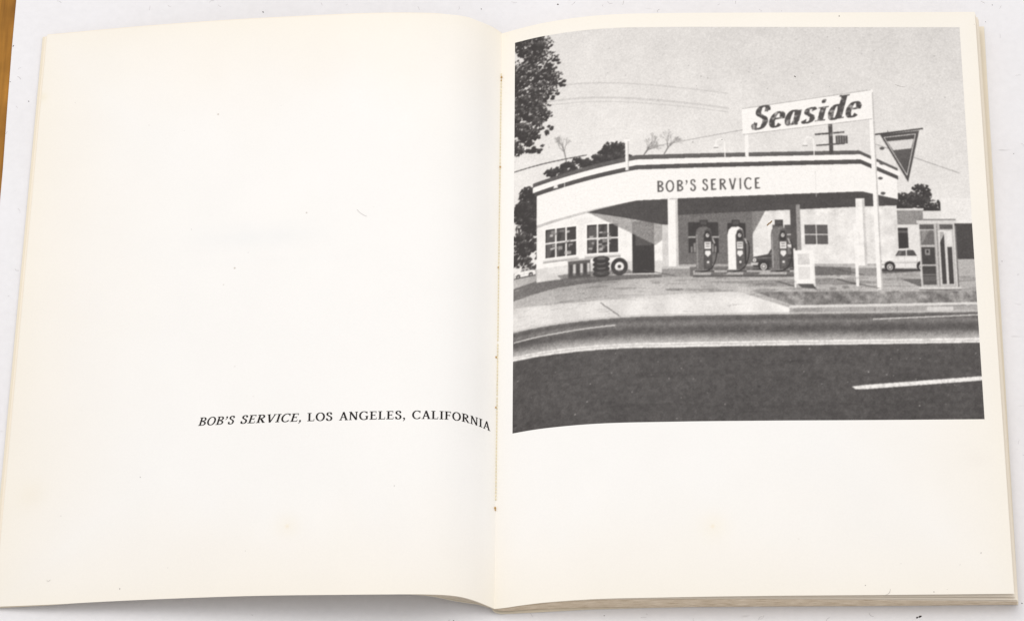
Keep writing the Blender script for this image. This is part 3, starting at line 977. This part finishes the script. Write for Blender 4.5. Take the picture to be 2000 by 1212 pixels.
# verge, apron, kerb
vm = (YY > 532) & (YY < 562) & (XX > 480+(YY-532)*3)
vt = 140+110*(noise(90, 41, 4)-.5)
img[vm] = vt[vm]
am = (YY > 536+0.0*XX) & (XX < 580-(YY-536)*-1.2)
ap = 216+40*(noise(22, 43, 5)-.5)+10*np.clip((XX-150)/300, 0, 1)-14*np.clip((548-YY)/12, 0, 1)
am = (YY > 538+6*np.sin(XX/90)) & (XX < 470+(YY-538)*3.2) & (YY < 610)
img[am] = ap[am]
r = np.random.default_rng(14)
cx_, cy_ = 176, 548
for i in range(14):
    nx_, ny_ = cx_+r.uniform(1.5, 5.5), cy_+3; seg(cx_, cy_, nx_, ny_, 1.6, 84, .85); cx_, cy_ = nx_, ny_
for i in range(60):
    x = r.uniform(0, 460); y = r.uniform(540, 590); seg(x, y, x+r.uniform(3, 26), y+r.uniform(-1.5, 1.5), .8, 140, .4)
def yk(x): return 579-7*(x/920)                # kerb foot / road edge
rect(548, 560, 920, 577, 168); fill([(548, 558), (920, 553), (920, 558), (548, 563)], 216)
for x in (610, 668, 716, 760, 842): rect(x, 562, x+1.4, 576, 110, .7)
rect(820, 562, 872, 572, 222, .8); rect(556, 563, 608, 573, 140, .6)
# road: far lane, worn light strip, bright double line, near lane
ROAD = YY > yk(XX)+6*np.clip((260-XX)/260, 0, 1)
t1 = YY-yk(XX)-6*np.clip((260-XX)/260, 0, 1)
t1 = t1*(1+0.10*np.clip((300-XX)/300, 0, 1))
tone = np.interp(t1.ravel(), [0, 6, 14, 24, 31, 38, 45, 51, 56, 800], [112, 92, 122, 90, 92, 128, 164, 188, 84, 76]).reshape(t1.shape)
tone += 26*(noise(120, 51, 3)-.5)+8*(noise(6, 52, 3)-.5)
tone -= 4*np.clip((YY-640)/130, 0, 1)
img[ROAD] = tone[ROAD]
band = 236+26*(noise(200, 53, 2)-.5)
b1 = np.abs(t1-(54.0+1.5*(1-XX/920))) < 4.6; b2 = np.abs(t1-54.5) < .8
img[b1] = band[b1]; img[b2] = 190
# kerb gutter light lip
lip = (t1 > -4) & (t1 < 0); img[lip] = img[lip]*.3+190*.7
seg(2, 604, 205, 592, 1.9, 222); seg(712, 585, 920, 577.5, 2.0, 218)
fill([(664, 712), (672, 717), (690, 717), (920, 702), (920, 694), (690, 709)], 238)
r = np.random.default_rng(17)
for i in range(45):
    disc(r.uniform(5, 915), r.uniform(640, 770), r.uniform(.6, 1.6), r.uniform(.5, 1.2), r.uniform(130, 215))
for i in range(24):
    disc(r.uniform(90, 915), r.uniform(10, 240), r.uniform(.6, 1.6), r.uniform(.5, 1.2), r.uniform(120, 165))

# soften, grain, shrink to the mesh grid
def blur(a, n_=1):
    for _ in range(n_):
        p_ = np.pad(a, 1, mode='edge')
        a = (p_[:-2, 1:-1]+p_[2:, 1:-1]+2*p_[1:-1, 1:-1])/4
        p_ = np.pad(a, 1, mode='edge')
        a = (p_[1:-1, :-2]+p_[1:-1, 2:]+2*p_[1:-1, 1:-1])/4
    return a
r = np.random.default_rng(61)
for i in range(26):                    # oil drips and stains on the forecourt
    x, y = r.uniform(60, 760), r.uniform(500, 534); disc(x, y, r.uniform(4, 26), r.uniform(1, 3.2), r.choice([92, 108, 124]), r.uniform(.2, .5), 18)
for i in range(13):                    # road patches and tyre lanes
    x, y = r.uniform(-60, 860), r.uniform(650, 765); w_, h_ = r.uniform(60, 240), r.uniform(3, 14)
    fill([(x, y), (x+w_, y-w_*.03), (x+w_+8, y+h_-w_*.03), (x+6, y+h_)], r.choice([66, 70, 92, 96]), .22)
for (x, y, n__) in ((40, 690, 34), (420, 662, 26), (600, 742, 40), (250, 742, 30)):   # cracks
    for q in range(n__):
        x2, y2 = x+r.uniform(3, 9), y+r.uniform(-1.8, 1.6); seg(x, y, x2, y2, .9, 60, .55); x, y = x2, y2
mk = img[int(614*KY):] > 215; wn = noise(260, 66, 3)[int(614*KY):]; sub = img[int(614*KY):]
sub[mk] -= (26*np.clip((wn-.50)*5, 0, 1))[mk]; img[int(614*KY):] = sub
img = img + 12*(noise(18, 90, 5)-.5)+8*(noise(90, 91, 3)-.5)
img = 150+(img-150)*1.06
img = blur(img, 4)
img = img.reshape(CH//2, 2, CW//2, 2).mean((1, 3))
gr = blur(rng.normal(0, 1, img.shape), 1)
amp = 5+9*np.exp(-((img-150)/60.0)**2)
img = img+gr*amp
img = np.clip(img, 54, 246)
GH, GW = img.shape
warmth = np.stack([img+3.0, img-1.0, img-1.5-6*(img/250)], -1)
lin = srgb2lin(np.clip(warmth, 0, 255))/srgb2lin([252, 250, 246])*np.array([0.885, 0.868, 0.848])
# a small rust-brown fleck stuck to the print
yy, xx = np.mgrid[0:GH, 0:GW]; xu = xx/GW*920; yu = yy/GH*775
fl = (np.abs((yu-398)+(xu-514)*.75) < 1.8) & (np.abs(xu-514) < 6)
lin[fl] = (0.22, 0.13, 0.05)

# place it on the right page: corners found from the photograph
sL0, vT0 = page_inv('R', 1006, 84); sR0, vT1 = page_inv('R', 1874, 53.5); sR1, vB1 = page_inv('R', 1923, 818); sL1, vB0 = page_inv('R', 1001, 846)
print('print uv', (sL0, vT0), (sR0, vT1), (sR1, vB1), (sL1, vB0))
a_, b_ = np.meshgrid(np.linspace(0, 1, GW), np.linspace(0, 1, GH))
S_ = (sL0*(1-b_)+sL1*b_)*(1-a_)+(sR0*(1-b_)+sR1*b_)*a_
V_ = (vT0*(1-a_)+vT1*a_)*(1-b_)+(vB0*(1-a_)+vB1*a_)*b_
pts = page_pt('R', S_, V_, 0.00003)
pr = np_mesh('printed_photograph', pts, grid_quads(GW, GH, True), M_print, pageR)
pr['label'] = 'black and white printed photograph of a roadside filling station'
add_tone(pr, lin)

# ------------------------------------------------------------------ specks and lint
def fleck(V, F, c, r, elong=1.0, ang=0.0, h=0.3):
    b = len(V); n_ = 7
    for lvl, k in ((0, 1.0), (1, .55)):
        for j in range(n_):
            t = 2*math.pi*j/n_; q = r*random.uniform(.65, 1.15)*k
            x = q*elong*math.cos(t); y = q*math.sin(t)
            V.append((c[0]+x*math.cos(ang)-y*math.sin(ang), c[1]+x*math.sin(ang)+y*math.cos(ang), c[2]+r*h*lvl))
    for j in range(n_): F.append((b+j, b+(j+1) % n_, b+n_+(j+1) % n_, b+n_+j))
    F.append(tuple(b+n_+j for j in range(n_)))


V1, F1 = [], []
for px_, py_, r_ in ((514, 24, .22), (1090, 9, .30), (1797, 1203, .42), (1791, 1205, .30), (26, 90, .20), (56, 198, .2), (1957, 510, .16), (1938, 10, .2), (1925, 43, .14), (940, 18, .16), (1180, 1201, .14), (1996, 1177, .2), (20, 160, .15), (1980, 300, .16), (886, 1211, .2)):
    fleck(V1, F1, at(px_, py_, 0.00003), r_*.8*MM, random.uniform(1, 2), random.uniform(0, 3.1))
cr = mesh_from('dust_crumbs', V1, F1, M_dark)
cr['kind'] = 'stuff'
cr['label'] = 'dark crumbs of dust scattered on the white backdrop sheet'; cr['category'] = 'dust'

V2, F2 = [], []
def hair(V, F, c, L, w, ang, bend):
    b = len(V); n_ = 9
    for j in range(n_):
        t = j/(n_-1)-.5; x = L*t; y = bend*L*(t*t*4-1)
        dx, dy = 1, 8*bend*t; l = math.hypot(dx, dy); nx, ny = -dy/l*w/2, dx/l*w/2
        for sx, sy, sz in ((nx, ny, 0), (0, 0, w*.8), (-nx, -ny, 0)):
            V.append((c[0]+(x+sx)*math.cos(ang)-(y+sy)*math.sin(ang), c[1]+(x+sx)*math.sin(ang)+(y+sy)*math.cos(ang), c[2]+sz))
    for j in range(n_-1):
        for k in (0, 1): F.append((b+j*3+k, b+(j+1)*3+k, b+(j+1)*3+k+1, b+j*3+k+1))
for i in range(60):
    zone = random.random()
    if zone < .35: px_, py_ = random.uniform(40, 1990), random.uniform(-5, 22)
    elif zone < .6: px_, py_ = random.uniform(1935, 2005), random.uniform(0, 1210)
    elif zone < .8: px_, py_ = random.uniform(10, 75), random.uniform(20, 600)
    else: px_, py_ = random.uniform(10, 1990), random.uniform(1198, 1216)
    hair(V2, F2, at(px_, py_, 0.00002), random.uniform(.4, 1.8)*MM, random.uniform(.03, .07)*MM, random.uniform(0, 3.1), random.uniform(-.3, .3))
ln = mesh_from('lint', V2, F2, M_lint)
ln['kind'] = 'stuff'; ln['label'] = 'fine grey lint fibres scattered on the white backdrop sheet'; ln['category'] = 'lint'

for side, page, items, hairs in (
    ('L', pageL, ((274, 931, .16, 1.6), (770, 948, .16, 1.2), (234, 1149, .16, 2.4), (479, 1075, .1, 1.4), (328, 1108, .1, 1.5), (119, 1007, .1, 2), (291, 245, .12, 1), (360, 255, .1, 1), (147, 201, .12, 1), (374, 448, .1, 2), (485, 493, .12, 1), (730, 404, .1, 1)),
     ((707, 416, 3.6, -.65, .08), (95, 1132, 1.0, .3, .3))),
    ('R', pageR, ((1824, 1155, .18, 1), (1690, 1142, .16, 1), (1639, 32, .22, 1.4), (1916, 1079, .12, 2), (1903, 48, .1, 1), (1850, 1150, .08, 1), (1360, 168, .12, 1), (1553, 150, .25, 2.2), (1410, 273, .22, 1), (1620, 170, .1, 1), (1760, 1100, .1, 1), (1875, 1102, .1, 1)),
     ((1734, 1155, 2.2, .9, .2), (1758, 168, 3.0, -.3, .05)))):
    V3, F3 = [], []
    for px_, py_, r_, el in items:
        s_, v_ = page_inv(side, px_, py_); fleck(V3, F3, page_pt(side, s_, v_, 0.00006), r_*.72*MM, el, random.uniform(0, 3))
    f_ = mesh_from('paper_flecks', V3, F3, M_dark if side == 'R' else M_lint, page); f_['kind'] = 'stuff'
    V4, F4 = [], []
    for px_, py_, L_, an, be in hairs:
        s_, v_ = page_inv(side, px_, py_); hair(V4, F4, page_pt(side, s_, v_, 0.00010), L_*MM, .06*MM, an, be)
    f_ = mesh_from('loose_hairs', V4, F4, M_lint, page); f_['kind'] = 'stuff'

SC.render.resolution_x = 1024
SC.render.resolution_y = 620
